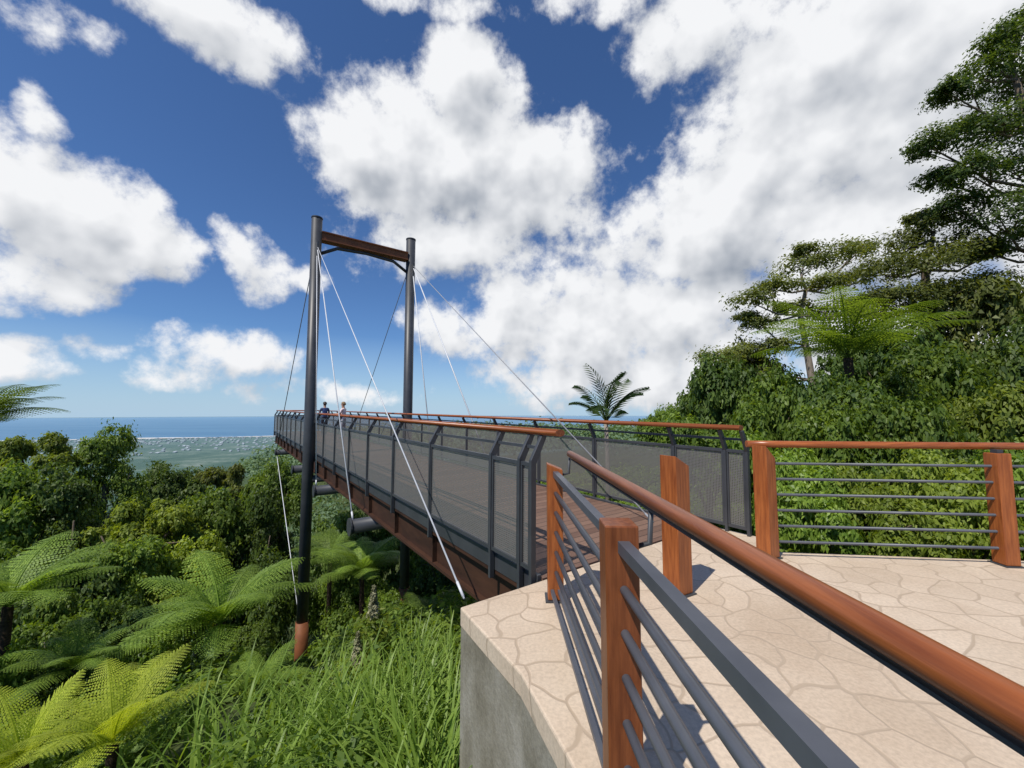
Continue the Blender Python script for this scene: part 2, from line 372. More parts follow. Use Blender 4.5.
pl = [-.02, .16, .66]+[2.2+1.5*i for i in range(15)]+[25.0]
balustrade('long grey mesh balustrade on the left side of the walkway, nearest the pylon foot', -1, .0, 25.1, pl)
prr = [-.62, -.36, .35]+[1.85+1.5*i for i in range(15)]+[25.0]
balustrade('grey mesh balustrade on the right side of the walkway, ending beside the timber post', 1, -.62, 25.1, prr)
eb = empty('balustrade', P0, ROT); tag(eb, 'short balustrade closing the far seaward end of the walkway', 'balustrade')
for o_ in (.35, 1.05, 1.8, 2.4): MB().box(o_-.03, o_+.03, 25.17, 25.23, -.1, 1.28).build('post', M_STEEL, eb)
MB().tube([(-.0, 25.2, 1.315), (W, 25.2, 1.315)], .062, 12, asp=.55).build('handrail', M_WOODX, eb, smooth=True)
MB().box(0, W, 25.18, 25.22, 1.0, 1.04).build('top_frame_rail', M_STEEL, eb)
link('mesh_infill', npmesh('mesh_infill', [(0, 25.2, .1), (W, 25.2, .1), (W, 25.2, 1.0), (0, 25.2, 1.0)], [(0, 1, 2, 3)], M_MESH), eb)

# pylon
st = 11.05
cl = B(-.27, st, 0); cr = B(W+.24, st, 0)
pyl = empty('pylon', (cl.x, cl.y, g1(cl.x, cl.y)), (0, 0, TH)); tag(pyl, 'tall dark grey twin column pylon with rust brown crossbeam holding the stay cables', 'pylon')
PI_ = (Matrix.Translation(pyl.location) @ Matrix.Rotation(TH, 4, 'Z')).inverted()
lc = PI_ @ Vector((cl.x, cl.y, 0)); rc = PI_ @ Vector((cr.x, cr.y, 0))
zb = pyl.location.z; zr = g1(cr.x, cr.y)-zb
for c, ztop, zbot, rr in ((lc, 7.88-zb, -.6, .165), (rc, 8.0-zb, zr-.6, .17)):
    col = MB().tube([(c.x, c.y, zbot), (c.x, c.y, ztop)], rr, 24).build('column', M_STEEL, pyl, smooth=True)
    MB().tube([(c.x, c.y, ztop+.002), (c.x, c.y, ztop+.04)], rr+.012, 24).build('cap_plate', M_STEEL, col)
    MB().tube([(c.x, c.y, zbot+.3), (c.x, c.y, zbot+2.2)], rr+.02, 24).build('base_sleeve', M_RUST, col, smooth=True)
    mb = MB()
    mb.box(c.x-.02, c.x+.02, c.y-.34, c.y+.34, 6.55-zb, 7.0-zb)
    mb.build('cable_lug', M_STEEL, col)
mb = MB(); x0 = lc.x+.15; x1 = rc.x-.15; y0 = lc.y
mb.box(x0, x1, y0-.16, y0+.16, 7.42-zb, 7.46-zb); mb.box(x0, x1, y0-.12, y0+.12, 7.20-zb, 7.418-zb); mb.box(x0, x1, y0-.16, y0+.16, 7.158-zb, 7.198-zb)
mb.build('crossbeam', M_RUST, pyl)
mb = MB()
mb.tube([(x0, y0, 6.74-zb), (x0+.5, y0, 7.03-zb), ((x0+x1)/2, y0, 7.09-zb), (x1-.5, y0, 7.03-zb), (x1, y0, 6.74-zb)], .055, 10)
mb.build('curved_brace', M_STEEL, pyl, smooth=True)
mb = MB().tube([(lc.x, lc.y, -.62-zb), (rc.x, rc.y, -.62-zb)], .12, 16); mb.build('deck_bearer', M_STEEL, pyl, smooth=True)

def cable(a, b, label, mat, r=.016):
    root = empty('stay_cable', b); tag(root, label, 'cable')
    a = Vector(a)-Vector(b); bz = Vector((0, 0, 0)); d = a.normalized()
    MB().tube([bz, a], r, 8).build('strand', mat, root, smooth=True)
    MB().tube([d*.02, d*.16], r*1.35, 10).build('turnbuckle', mat, root, smooth=True)
Lt = Vector((cl.x, cl.y, 6.85)); Rt = Vector((cr.x, cr.y, 6.95))
dv = Vector((-.586, .81, 0))
cable(Lt-dv*.25, Vector((-.39, 3.30, -.02)), 'bright steel stay cable from left column down to the corner of the terrace', M_CABLE, .0088)
cable(Lt-dv*.22, B(-.36, 5.1, -.61), 'bright steel stay cable from left column to the nearest outrigger pipe', M_CABLE, .0140)
cable(Lt-dv*.18, B(-.36, 9.0, -.61), 'steep stay cable beside the left column to the second outrigger pipe', M_CABLE, .013)
cable(Lt+dv*.22, B(-.36, 20, -.61), 'thin dark stay cable from left column out to the far end of the walkway', M_CABLED, .015)
cable(B(-.34, 20, -.87), Vector((cl.x, cl.y, -5.3))+dv*.2, 'pale lower tie cable from under the far end to foot of left column', M_CABLE, .014)
cable(Rt-dv*.25, B(W-.36, .4, .005), 'long grey stay cable from right column crossing down in front of the near right balustrade', M_CABLEM, .0115)
cable(Rt-dv*.22, B(W+.36, 5.1, -.61), 'pale stay cable from right column to middle of the right balustrade', M_CABLE, .019)
cable(Rt-dv*.18, B(W+.36, 9.0, -.61), 'steep pale stay cable just right of the right column', M_CABLE, .018)
cable(Rt+dv*.22, B(W+.36, 20, -.61), 'thin dark stay cable left of the right column to the far end', M_CABLED, .014)

# ------------------------------------------------------------------ railings on terrace
def post_mesh(x, y, h, w, rot, slope, mat, name, parent):
    M = Matrix.Translation((x, y, 0)) @ Matrix.Rotation(rot, 4, 'Z')
    mb = MB(); c = [(-w/2, -w/2), (w/2, -w/2), (w/2, w/2), (-w/2, w/2)]
    pts = [M @ Vector((a, b, 0)) for a, b in c]
    tops = [h, h-slope, h-slope, h]
    mb.prism([(p.x, p.y) for p in pts], .012, h, tops)
    o = mb.build(name, mat, parent, bevel=.006)
    mb = MB(); mb.box(-w/2-.02, w/2+.02, -w/2-.02, w/2+.02, .001, .011, M); mb.build('base_plate', M_STEEL, o)
    return o
lr = empty('railing', (0, 0, 0)); tag(lr, 'near left railing of grey bars with brown posts and round timber handrail', 'railing')
pE = Vector((.35, 3.26)); pD = Vector((.412, 1.55)); step = pD-pE
for i in range(4):
    q = pE+step*i; post_mesh(q.x, q.y, 1.075 if i else 1.08, .125, -.035, .0 if i else .05, M_DPOST if i else M_WOODZ, 'post', lr)
q3 = pE+step*3.3
for k, z in enumerate((1.0, .845, .69, .535, .38, .225)):
    mb = MB()
    if k == 0: mb.tube([(pE.x, pE.y, z), (q3.x, q3.y, z)], .030, 4, rot=math.pi/4)
    else: mb.tube([(pE.x, pE.y, z), (q3.x, q3.y, z)], .017, 10)
    mb.build('bar', M_STEELMID, lr, smooth=(k > 0))
for off in (-.035, .02):
    MB().tube([(pE.x+off, pE.y+.03, .085), (q3.x+off, q3.y, .085)], .018, 4, rot=math.pi/4).build('bottom_rail', M_STEELMID, lr)
ho = Vector((.122, 0))
a = pE+ho+Vector((0, -.05)); b = q3+ho
MB().tube([(a.x, a.y, 1.160), (b.x, b.y, 1.166)], .0272, 24).build('handrail', M_WOODY, lr, smooth=True)
MB().box(-.012, .012, -.1, (a-b).length-.1, 1.123, 1.130, Matrix.Translation((b.x, b.y, 0)) @ Matrix.Rotation(-math.atan2(a.x-b.x, a.y-b.y), 4, 'Z')).build('support_strip', M_STEEL, lr)
for i in range(4):
    q = pE+step*i
    MB().tube([(q.x+.05, q.y-.02, .985), (q.x+.115, q.y-.02, 1.0), (q.x+.122, q.y-.02, 1.126)], .011, 8).build('bracket', M_STEEL, lr, smooth=True)
rr_ = empty('railing', (0, 0, 0)); tag(rr_, 'right railing of thin grey bars between orange timber posts with timber top rail', 'railing')
pA = Vector((2.655, 4.16)); pB = Vector((4.86, 3.95)); st2 = pB-pA
for i in range(4):
    q = pA+st2*i; post_mesh(q.x, q.y, 1.15 if i == 0 else 1.09, .15 if i == 0 else .13, .45 if i == 0 else -.09, .13 if i == 0 else 0, M_WOODZ, 'post', rr_)
e = pA+st2*3.2
for z in (.96, .80, .64, .48, .32, .16):
    MB().tube([(pA.x, pA.y, z), (e.x, e.y, z)], .014, 10).build('bar', M_STEELMID, rr_, smooth=True)
s_ = pA-st2*.05
MB().tube([(s_.x, s_.y+.10, 1.155), (pA.x+.2, pA.y+.065, 1.155), (e.x, e.y, 1.155)], .036, 18).build('top_rail', M_WOODX, rr_, smooth=True)
for i in range(1, 4):
    q = pA+st2*i; MB().box(q.x-.03, q.x+.03, q.y-.03, q.y+.03, 1.091, 1.125).build('bracket', M_STEEL, rr_)
cb = empty('timber_post', (0, 0, 0)); tag(cb, 'free standing orange timber post with slanted top at the walkway entrance', 'post')
post_mesh(1.385, 3.37, 1.135, .165, .5, .09, M_WOODZ, 'post_shaft', cb)

# ------------------------------------------------------------------ vegetation
def nrm(a): return a/np.maximum(np.linalg.norm(a, axis=-1, keepdims=True), 1e-9)
def leaf_arr(P, N, L, Wd):
    n = len(P); T = rng.normal(size=(n, 3)); T[:, 2] -= .3; T = nrm(T-N*(T*N).sum(1, keepdims=True)); Bv = np.cross(N, T)
    L = np.broadcast_to(L, (n,))[:, None]; Wd = np.broadcast_to(Wd, (n,))[:, None]
    v0 = P-T*L/2; v1 = P+Bv*Wd/2+N*Wd*.15-T*L*.05; v2 = P+T*L/2-N*L*.12; v3 = P-Bv*Wd/2+N*Wd*.15-T*L*.05
    return np.stack([v0, v1, v2, v3], 1).reshape(-1, 3), np.arange(4*n).reshape(n, 4)
def clump_pts(C, R, nsub, subf, nleaf, low=-.55, flat=.65):
    Ps, Ns = [], []
    for c, r in zip(np.asarray(C, float), np.asarray(R, float)):
        d = nrm(rng.normal(size=(nsub, 3))); d[:, 2] = np.where(d[:, 2] < low, -d[:, 2], d[:, 2])
        rad = rng.uniform(.45, 1.05, (nsub, 1)); sc = c+d*r*rad
        sr = subf*r.mean()*rng.uniform(.55, 1.4, (nsub, 1, 1))
        off = rng.normal(size=(nsub, nleaf, 3))*.55; off[:, :, 2] *= flat
        P = sc[:, None, :]+off*sr
        N = d[:, None, :]*.6+nrm(off)*.5+np.array([0, 0, .65])+rng.normal(size=off.shape)*.45
        Ps.append(P.reshape(-1, 3)); Ns.append(nrm(N).reshape(-1, 3))
    return np.concatenate(Ps), np.concatenate(Ns)
def crown_mesh(name, C, R, nsub, subf, nleaf, L, asp=.5, mat=None, low=-.55, flat=.65):
    P, N = clump_pts(C, R, nsub, subf, nleaf, low, flat)
    Ls = L*rng.uniform(.6, 1.3, len(P)); V, Fq = leaf_arr(P, N, Ls, Ls*asp)
    return npmesh(name, V, Fq, mat)
def unit_crown(kind):
    if kind == 'round':
        C = []; R = []
        for k in range(13):
            a = rng.uniform(0, 6.28); d = rng.uniform(.15, .68); z = -.22-.55*d*rng.uniform(.4, 1.3)
            C.append((d*math.cos(a), d*math.sin(a), z)); s = rng.uniform(.26, .42); R.append((s, s, s*.75))
        C.append((0, 0, -.3)); R.append((.4, .4, .28)); C.append((0, 0, -.65)); R.append((.6, .6, .3))
        return crown_mesh('round_crown', C, R, 38, .30, 46, .062, .5, L_DARK)
    if kind == 'tall':
        C = []; R = []
        for k in range(15):
            z = -rng.uniform(.08, .95); w = .25+.6*math.sin(min(1, (-z+.1))*math.pi*.62); a = rng.uniform(0, 6.28); d = w*rng.uniform(.3, .8)
            C.append((d*math.cos(a), d*math.sin(a), z)); s = rng.uniform(.24, .38); R.append((s, s, s*.5))
        C.append((0, 0, -.5)); R.append((.5, .5, .4))
        return crown_mesh('tall_crown', C, R, 36, .30, 46, .058, .45, L_MID)
    if kind == 'loose':
        C = []; R = []
        for k in range(20):
            a = rng.uniform(0, 6.28); d = rng.uniform(.2, .92); z = -.1-.45*d*d-rng.uniform(0, .3)
            C.append((d*math.cos(a), d*math.sin(a), z)); s = rng.uniform(.14, .26); R.append((s, s, s*.5))
        return crown_mesh('loose_crown', C, R, 24, .34, 40, .06, .5, L_LIME)
    if kind == 'bush':
        C = []; R = []
        for k in range(12):
            a = rng.uniform(0, 6.28); d = rng.uniform(.1, .65); z = -.25-.6*rng.uniform(0, 1)*(.3+d)
            C.append((d*math.cos(a), d*math.sin(a), z)); s = rng.uniform(.24, .42); R.append((s, s, s*.7))
        return crown_mesh('bush_crown', C, R, 50, .27, 52, .062, .52, L_SHRUB)
UC = {k: [unit_crown(k) for _ in range(2)] for k in ('round', 'tall', 'loose', 'bush')}
def crown_obj(kind, parent, loc, sc, mat):
    o = link('crown', random.choice(UC[kind]), parent); o.location = loc; o.scale = sc; o.rotation_euler = (0, 0, random.uniform(0, 6.28))
    o.material_slots[0].link = 'OBJECT'; o.material_slots[0].material = mat; return o
def trunk_obj(parent, h, ch, w, r, mat=M_BARK):
    mb = MB(); wob = [random.uniform(-.03, .03)*h for _ in range(6)]
    z1 = h-ch*.45
    mb.tube([(0, 0, -.6), (wob[1]*.3, wob[2]*.3, z1*.35), (wob[3]*.5, wob[4]*.5, z1*.7), (0, 0, z1)], [r*1.25, r*.95, r*.75, r*.4], 9)
    for k in range(6):
        a = k*1.05+random.uniform(-.3, .3); d = w*.5*random.uniform(.4, .7); z0 = h-ch*random.uniform(.75, 1.15)
        z0 = max(z0, .3*h)
        mb.tube([(0, 0, z0), (d*.5*math.cos(a), d*.5*math.sin(a), z0+.3*ch), (d*math.cos(a), d*math.sin(a), h-ch*random.uniform(.3, .5))], [r*.42, r*.28, r*.12], 6)
    return mb.build('trunk', mat, parent, smooth=True)
def tree(px, topy, D, w, ch, kind, mat, label, name='tree', group=None, cat='tree', bark=M_BARK):
    p = at(px, topy, D); z0 = g1(p.x, p.y); h = max(p.z-z0, ch*1.02)
    t = empty(name, (p.x, p.y, z0)); tag(t, label, cat, group)
    crown_obj(kind, t, (0, 0, h), (w/2, w/2, ch), mat)
    trunk_obj(t, h, ch, w, max(.05, min(.28, .018*h+.02)), bark)
    return t
for a in [
 (-45, 428, 34, 9, 9, 'round', L_DARK, 'tall dark tree at the extreme left edge below the sea horizon'),
 (38, 428, 24, 5.5, 5, 'loose', L_LIME, 'tall lime green open tree rising nearest the horizon at far left'),
 (108, 438, 27, 6.5, 7, 'tall', L_MID, 'mid green bushy tree topping the canopy below the sea at left'),
 (170, 464, 34, 8, 8, 'round', L_DARK, 'dark rounded tree behind the valley canopy, below the coastal town'),
 (228, 452, 36, 7, 7, 'loose', L_OLIVE, 'olive open crowned tree just left of the lookout walkway end'),
 (282, 462, 33, 6, 7, 'round', L_MID, 'green tree under the far tip of the walkway'),
 (5, 470, 19, 5.5, 6, 'round', L_MID, 'broad mid green tree at left edge above the tree fern'),
 (78, 478, 20, 5.5, 6, 'tall', L_DARK, 'dark upright tree in the left valley, in front of the lime tree'),
 (150, 494, 20, 5.5, 5, 'loose', L_LIME, 'open bright green tree at centre of the left valley'),
 (208, 490, 23, 6, 6, 'round', L_MID, 'rounded mid green tree left of the pylon column'),
 (262, 498, 24, 5.5, 6, 'tall', L_DARK, 'dark upright tree directly left of the left pylon column'),
 (45, 550, 12.5, 4.2, 4.5, 'round', L_DARK, 'dark tree low at left behind the edge tree fern'),
 (125, 548, 14, 4.2, 4.5, 'tall', L_MID, 'leafy tree low in the left valley behind the bright tree fern'),
 (192, 540, 15.5, 4.2, 5, 'round', L_LIME, 'lime rounded tree low behind the bright tree fern'),
 (262, 556, 16.5, 4.4, 5, 'round', L_DARK, 'dense tree crowding the foot of the left pylon column'),
 (345, 512, 24, 6, 7, 'round', L_DARK, 'dark tree seen between the two pylon columns under the walkway'),
 (395, 520, 26, 6, 7, 'tall', L_MID, 'green upright tree behind the right pylon column under the walkway'),
 (352, 590, 18, 4.0, 4, 'round', L_MID, 'low leafy tree between the pylon feet under the walkway'),
 (440, 600, 12.5, 3.0, 3, 'tall', L_DARK, 'small leafy tree in the shade under the near walkway girders'),
 (672, 407, 30, 5.5, 5, 'round', L_MID, 'distant green tree between the palm and the glossy right hand trees'),
 ]:
    tree(*a)
for a in [
 (62, 592, 9.2, 2.6, 2.6, 'bush', L_MID, 'rounded shrub between the edge tree fern and the bright tree fern'),
 (118, 606, 9.8, 2.4, 2.4, 'bush', L_DARK, 'dark shrub just left of the bright tree fern'),
 (150, 676, 7.4, 1.7, 1.5, 'bush', L_SHRUB, 'leafy shrub under the left fronds of the bright tree fern'),
 (52, 698, 6.6, 1.7, 1.6, 'bush', L_DARK, 'dark shrub above the yellow fern in the bottom left'),
 (250, 646, 10.4, 1.7, 1.4, 'bush', L_MID, 'shrub just left of the rust coloured pylon base'),
 (392, 640, 9.0, 1.5, 1.3, 'bush', L_SHRUB, 'shrub right of the rust coloured pylon base'),
 (-20, 690, 6.6, 2.0, 2.0, 'bush', L_MID, 'shrub cut by the left edge under the tree fern'),
 ]:
    tree(*a, name='shrub', cat='shrub')
for a in [
 (716, 362, 15, 4.0, 5, 'bush', L_DARK, 'dark glossy leaved tree at left end of the right hand thicket'),
 (772, 372, 12.5, 3.6, 4.6, 'round', L_MID, 'mid green dense tree just above the slanted orange post'),
 (742, 345, 24, 6, 7, 'round', L_OLIVE, 'olive tree under the flat topped tree at the right'),
 (848, 376, 10.2, 3.4, 4, 'bush', L_DARK, 'dark leafy tree just below the fronds of the right hand tree fern'),
 (885, 322, 16, 5, 6, 'round', L_DARK, 'dark round tree just behind the right hand tree fern'),
 (928, 345, 13, 4.2, 5, 'round', L_MID, 'mid green tree right of the right hand tree fern'),
 (965, 312, 17, 6.5, 8, 'tall', L_OLIVE, 'olive tree below the tall tree at the right edge'),
 (1040, 340, 13, 4.6, 6, 'round', L_DARK, 'dark leafy tree at the right edge under the tall tree'),
 (1110, 330, 16, 7, 7, 'round', L_DARK, 'dark tree just beyond the right edge of the thicket'),
 ]:
    tree(*a)
for a in [
 (705, 405, 9.5, 2.8, 2.8, 'bush', L_MID, 'rounded shrub behind the end of the right balustrade'),
 (775, 420, 7.6, 2.2, 2.6, 'bush', L_SHRUB, 'leafy shrub directly behind the slanted orange railing post'),
 (842, 410, 7.8, 2.4, 2.8, 'bush', L_SHRUB, 'bright leafy shrub behind the left part of the right railing'),
 (905, 400, 7.4, 2.3, 3, 'bush', L_MID, 'leafy shrub behind the middle of the right railing'),
 (972, 392, 7.6, 2.6, 3.2, 'bush', L_LIME, 'tall lime green shrub behind the far right timber railing post'),
 (1045, 398, 6.8, 2.6, 3.2, 'bush', L_SHRUB, 'bright shrub filling the right edge behind the railing'),
 (808, 458, 5.6, 1.7, 1.9, 'bush', L_SHRUB, 'low shrub pressed against the bars beside the slanted post'),
 (880, 456, 5.4, 1.7, 1.9, 'bush', L_LIME, 'low lime shrub pressed against the middle of the right railing bars'),
 (955, 456, 5.3, 1.7, 1.9, 'bush', L_LIME, 'low lime shrub pressed against the bars left of the far right post'),
 (1040, 455, 5.0, 1.7, 1.9, 'bush', L_SHRUB, 'low shrub pressed against the bars at the right edge'),
 ]:
    tree(*a, name='shrub', cat='shrub')
def limbed_tree(base, D, fork, clusters, label, mat, nsub, nleaf, L, r0, bark, subf=.34, rs=1.0, fs=1.0, flat=.6, low=-.35):
    p = at(base[0], base[1], D); z0 = g1(p.x, p.y)
    t = empty('tree', (p.x, p.y, z0)); tag(t, label, 'tree'); o0 = Vector((p.x, p.y, z0))
    C = []; R = []; mb = MB()
    fk = [at(a, b, D+c)-o0 for a, b, c in fork]
    mb.tube([Vector((0, 0, -.5))]+fk, [r0*1.2]+[r0*(1-.55*(i+1)/len(fk)) for i in range(len(fk))], 9)
    for (cx, cy, dd, rp, fl) in clusters:
        fl *= fs
        c = at(cx, cy, D+dd)-o0; rr = rp*D/F*rs
        C.append(tuple(c)); R.append((rr, rr, rr*fl))
        f = min(fk, key=lambda q: (q-c).length + max(0, q.z-c.z)*3)
        mid = f.lerp(c, .5)+Vector((random.uniform(-.3, .3), random.uniform(-.3, .3), -.12*(c-f).length))
        mb.tube([f, mid, c-Vector((0, 0, rr*fl*.3))], [r0*.34, r0*.22, r0*.10], 6)
        for k in range(3):
            a = random.uniform(0, 6.28); e_ = c+Vector((math.cos(a)*rr*.7, math.sin(a)*rr*.7, rr*fl*.1))
            mb.tube([mid.lerp(c, .4), e_], [r0*.12, r0*.04], 5)
    mb.build('trunk', bark, t, smooth=True)
    me = crown_mesh('crown', C, R, nsub, subf, nleaf, L, .48, mat, low, flat)
    link('crown', me, t)
limbed_tree((815, 420), 22, [(812, 380, 0), (806, 345, 0), (800, 315, .3), (806, 290, 0)],
 [(752, 300, 0, 20, .38), (778, 288, -.6, 17, .38), (800, 268, .5, 22, .4), (838, 258, 0, 24, .4), (862, 278, .8, 20, .4), (824, 285, -1, 20, .36), (790, 310, 1, 18, .36), (762, 325, 0, 16, .36), (748, 318, .6, 13, .36), (838, 312, .5, 22, .4), (720, 360, -.6, 22, .36), (745, 354, .6, 20, .36), (775, 347, 0, 17, .36), (805, 252, .3, 13, .38), (868, 305, 0, 18, .4), (858, 250, 1, 16, .4)],
 'flat topped tree with layered umbrella crowns and bare limbs at the right', L_OLIVE, 32, 40, .18, .22, M_BARKP, .42, 1.1, 1.2, .65)
limbed_tree((935, 430), 18, [(932, 360, 0), (928, 310, 0), (925, 270, 0), (932, 240, 0)],
 [(885, 272, 0, 26, .6), (905, 248, .8, 26, .6), (935, 228, 0, 26, .6), (962, 250, -.6, 28, .6), (930, 268, -1, 30, .6), (980, 285, .4, 26, .55), (900, 300, -.6, 28, .6), (945, 300, -1, 32, .6), (875, 300, .8, 20, .5), (995, 300, 1, 22, .5), (918, 220, 1, 14, .5), (985, 255, .8, 16, .5), (870, 320, 0, 24, .55), (960, 325, 0, 30, .6)],
 'broad olive tree filling the right side above the tree fern', L_OLIVE, 38, 46, .15, .24, M_BARK, .36, 1.05, .95, .7)
limbed_tree((1062, 420), 17, [(1056, 330, 0), (1050, 260, 0), (1042, 190, 0), (1030, 130, 0), (1016, 80, 0)],
 [(1000, 45, 0, 20, .7), (1022, 30, .6, 20, .7), (982, 76, 0, 24, .6), (950, 92, -.6, 15, .5), (1015, 85, .8, 26, .7), (932, 145, 0, 20, .5), (962, 130, .6, 20, .5), (1000, 128, -.6, 26, .65), (938, 178, .4, 15, .5), (972, 172, -.6, 22, .55), (1012, 172, .6, 28, .6), (960, 206, 0, 20, .5), (1000, 215, -.6, 26, .6), (1048, 60, 0, 30, .7), (1062, 120, .5, 36, .7), (1060, 190, -.5, 38, .7), (1075, 240, 0, 34, .7), (1035, 235, -.6, 24, .6), (985, 250, .4, 18, .5), (1020, 130, .3, 28, .7)],
 'tall dark tree with ragged layered crown at the upper right edge', L_TALL, 46, 48, .14, .24, M_BARK, .36, 1.08, 1.1, .8, -.6)

# ferns
def frond_geo(L, a0, droop, npin, plen, m):
    V = []; Fq = []
    pos = np.array([0., 0, 0]); ds = L/npin; up = np.array([0, 0, 1.])
    prev = None
    for i in range(npin+1):
        t = i/npin; a = a0-(a0+droop)*t**1.15
        T = np.array([math.cos(a), 0, math.sin(a)]); N = np.array([-math.sin(a), 0, math.cos(a)]); S = np.array([0, 1., 0])
        w = .018*L/2*(1-t*.8)
        ring = [pos+S*w, pos+N*w, pos-S*w]
        b = len(V); V += ring
        if prev is not None:
            for k in range(3): Fq.append((prev+k, prev+(k+1) % 3, b+(k+1) % 3, b+k))
        prev = b
        if t > .1:
            pln = plen*(math.sin(math.pi*min(1, (.10+.9*t))))**.75*rng.uniform(.9, 1.08)+.02
            for sd in (-1, 1):
                ax = S*sd*.93+T*.36-N*(.10+.12*rng.random()); ax /= np.linalg.norm(ax)
                cr_ = np.cross(N, ax)*1.0; cr_ /= np.linalg.norm(cr_)
                for j in range(m):
                    f = j/m; p = pos+ax*pln*f-up*.10*pln*f*f
                    stp = pln/m; lw = min(stp*1.9, ds*.62)*(1-.75*f)
                    for s2 in (-1, 1):
                        c = len(V); d = cr_*s2*lw+ax*stp*.35-N*lw*.12
                        V += [p, p+ax*stp*.82, p+ax*stp*.55+d, p+ax*stp*.12+d*.92]
                        Fq.append((c, c+1, c+2, c+3))
        pos = pos+T*ds
    return np.array(V), np.array(Fq)
FM = {}
for nm, mat in (('a', L_FERN), ('y', L_FERNY), ('d', L_MID), ('k', L_DARK)):
    FM[nm] = []
    for (a0, dr) in ((1.25, .0), (.95, .2), (1.4, -.4)) if nm == 'y' else ((.95, .30), (.62, .40), (1.2, .10)):
        V, Fq = frond_geo(1.0, a0, dr, 30, .24, 9); FM[nm].append(npmesh('frond', V, Fq, mat))
def treefern(px, py, D, L, label, nf=16, kind='a', name='tree_fern', tilt=0):
    p = at(px, py, D); z0 = g1(p.x, p.y); h = max(.15, p.z-z0)
    t = empty(name, (p.x, p.y, z0)); tag(t, label, 'fern')
    r = .035*L+.02
    MB().tube([(0, 0, -.3), (random.uniform(-.05, .05), random.uniform(-.05, .05), h*.5), (0, 0, h)], [r*1.5, r, r*.95], 10).build('trunk', M_FTRUNK, t, smooth=True)
    for k in range(nf):
        o = link('frond', FM[kind][k % 3], t); o.location = (0, 0, h-.02)
        s = L*random.uniform(.82, 1.12); o.scale = (s, s, s)
        o.rotation_euler = (random.uniform(-.12, .12), random.uniform(-.12, .12)+tilt, k*2*math.pi/nf*1.0+random.uniform(-.15, .15))
treefern(220, 624, 8.2, 1.85, 'bright green tree fern spreading on the slope left of the pylon foot', 19)
treefern(8, 606, 7.0, 1.65, 'tree fern with drooping fronds cut by the left edge', 17)
treefern(112, 745, 4.1, .95, 'yellow green young fern with upright fronds at the bottom left', 12, 'y', 'fern')
treefern(22, 765, 4.1, .85, 'yellow green fern in the bottom left corner', 11, 'y', 'fern')
treefern(-22, 424, 9.0, 1.7, 'dark feathery tree fern reaching in at left edge above the canopy', 18, 'k')
treefern(362, 572, 15, 2.1, 'tree fern standing between the pylon columns under the walkway', 16)
treefern(330, 560, 17, 2.1, 'shaded tree fern just right of the left pylon column', 15, 'd')
treefern(848, 358, 11.5, 2.9, 'large tree fern spreading over the shrubs behind the right railing', 18, 'd')
treefern(425, 645, 8.5, 1.2, 'small fern in the shade beside the walkway abutment', 13, 'd', 'fern')
treefern(258, 722, 6.6, .8, 'small fern among the grass in front of the left pylon column', 13, 'a', 'fern')
treefern(75, 668, 7.0, 1.1, 'mid green fern among the undergrowth left of the bright tree fern', 13, 'a', 'fern')

def palm(px, py, D, L, label):
    p = at(px, py, D); z0 = g1(p.x, p.y); h = p.z-z0
    t = empty('palm_tree', (p.x, p.y, z0)); tag(t, label, 'palm')
    MB().tube([(0, 0, -.4), (.05, 0, h*.5), (0, 0, h)], [.14, .1, .085], 10).build('trunk', M_BARKP, t, smooth=True)
    for k in range(14):
        V = []; Fq = []; pos = Vector((0, 0, 0)); n = 16; a0 = (1.5, .95, 1.25, .6)[k % 4]+random.uniform(-.15, .15); a1 = (.5, -.35, -.0, -.6)[k % 4]+random.uniform(-.3, .3)
        prev = None; Lk = L*random.uniform(.75, 1.15)
        for i in range(n+1):
            u = i/n; a = a0+(a1-a0)*u**2.0; T = Vector((math.cos(a), 0, math.sin(a))); N = Vector((-math.sin(a), 0, math.cos(a))); w = .035*(1-u*.8)
            b = len(V); V += [pos+Vector((0, w, 0)), pos+N*w, pos-Vector((0, w, 0))]
            if prev is not None:
                for q in range(3): Fq.append((prev+q, prev+(q+1) % 3, b+(q+1) % 3, b+q))
            prev = b
            if u > .15:
                ll = Lk*.27*math.sin(math.pi*min(1, .2+.8*u))**.6+.10
                for sd in (-1, 1):
                    d = (Vector((0, sd, 0))*.55+T*.75-Vector((0, 0, .28))).normalized(); m1 = pos+d*ll*.5; e_ = pos+d*ll-Vector((0, 0, .10*ll)); c = len(V)
                    V += [pos, m1+N*.035, e_, m1-N*.03]; Fq.append((c, c+1, c+2, c+3))
            pos = pos+T*(Lk/n)
        o = link('frond', npmesh('frond', [tuple(v) for v in V], Fq, L_PALM), t); o.location = (0, 0, h); o.rotation_euler = (0, 0, k*2.4+random.uniform(-.4, .4))
palm(606, 422, 17, 2.5, 'dark palm with spiky arching fronds behind the right balustrade')

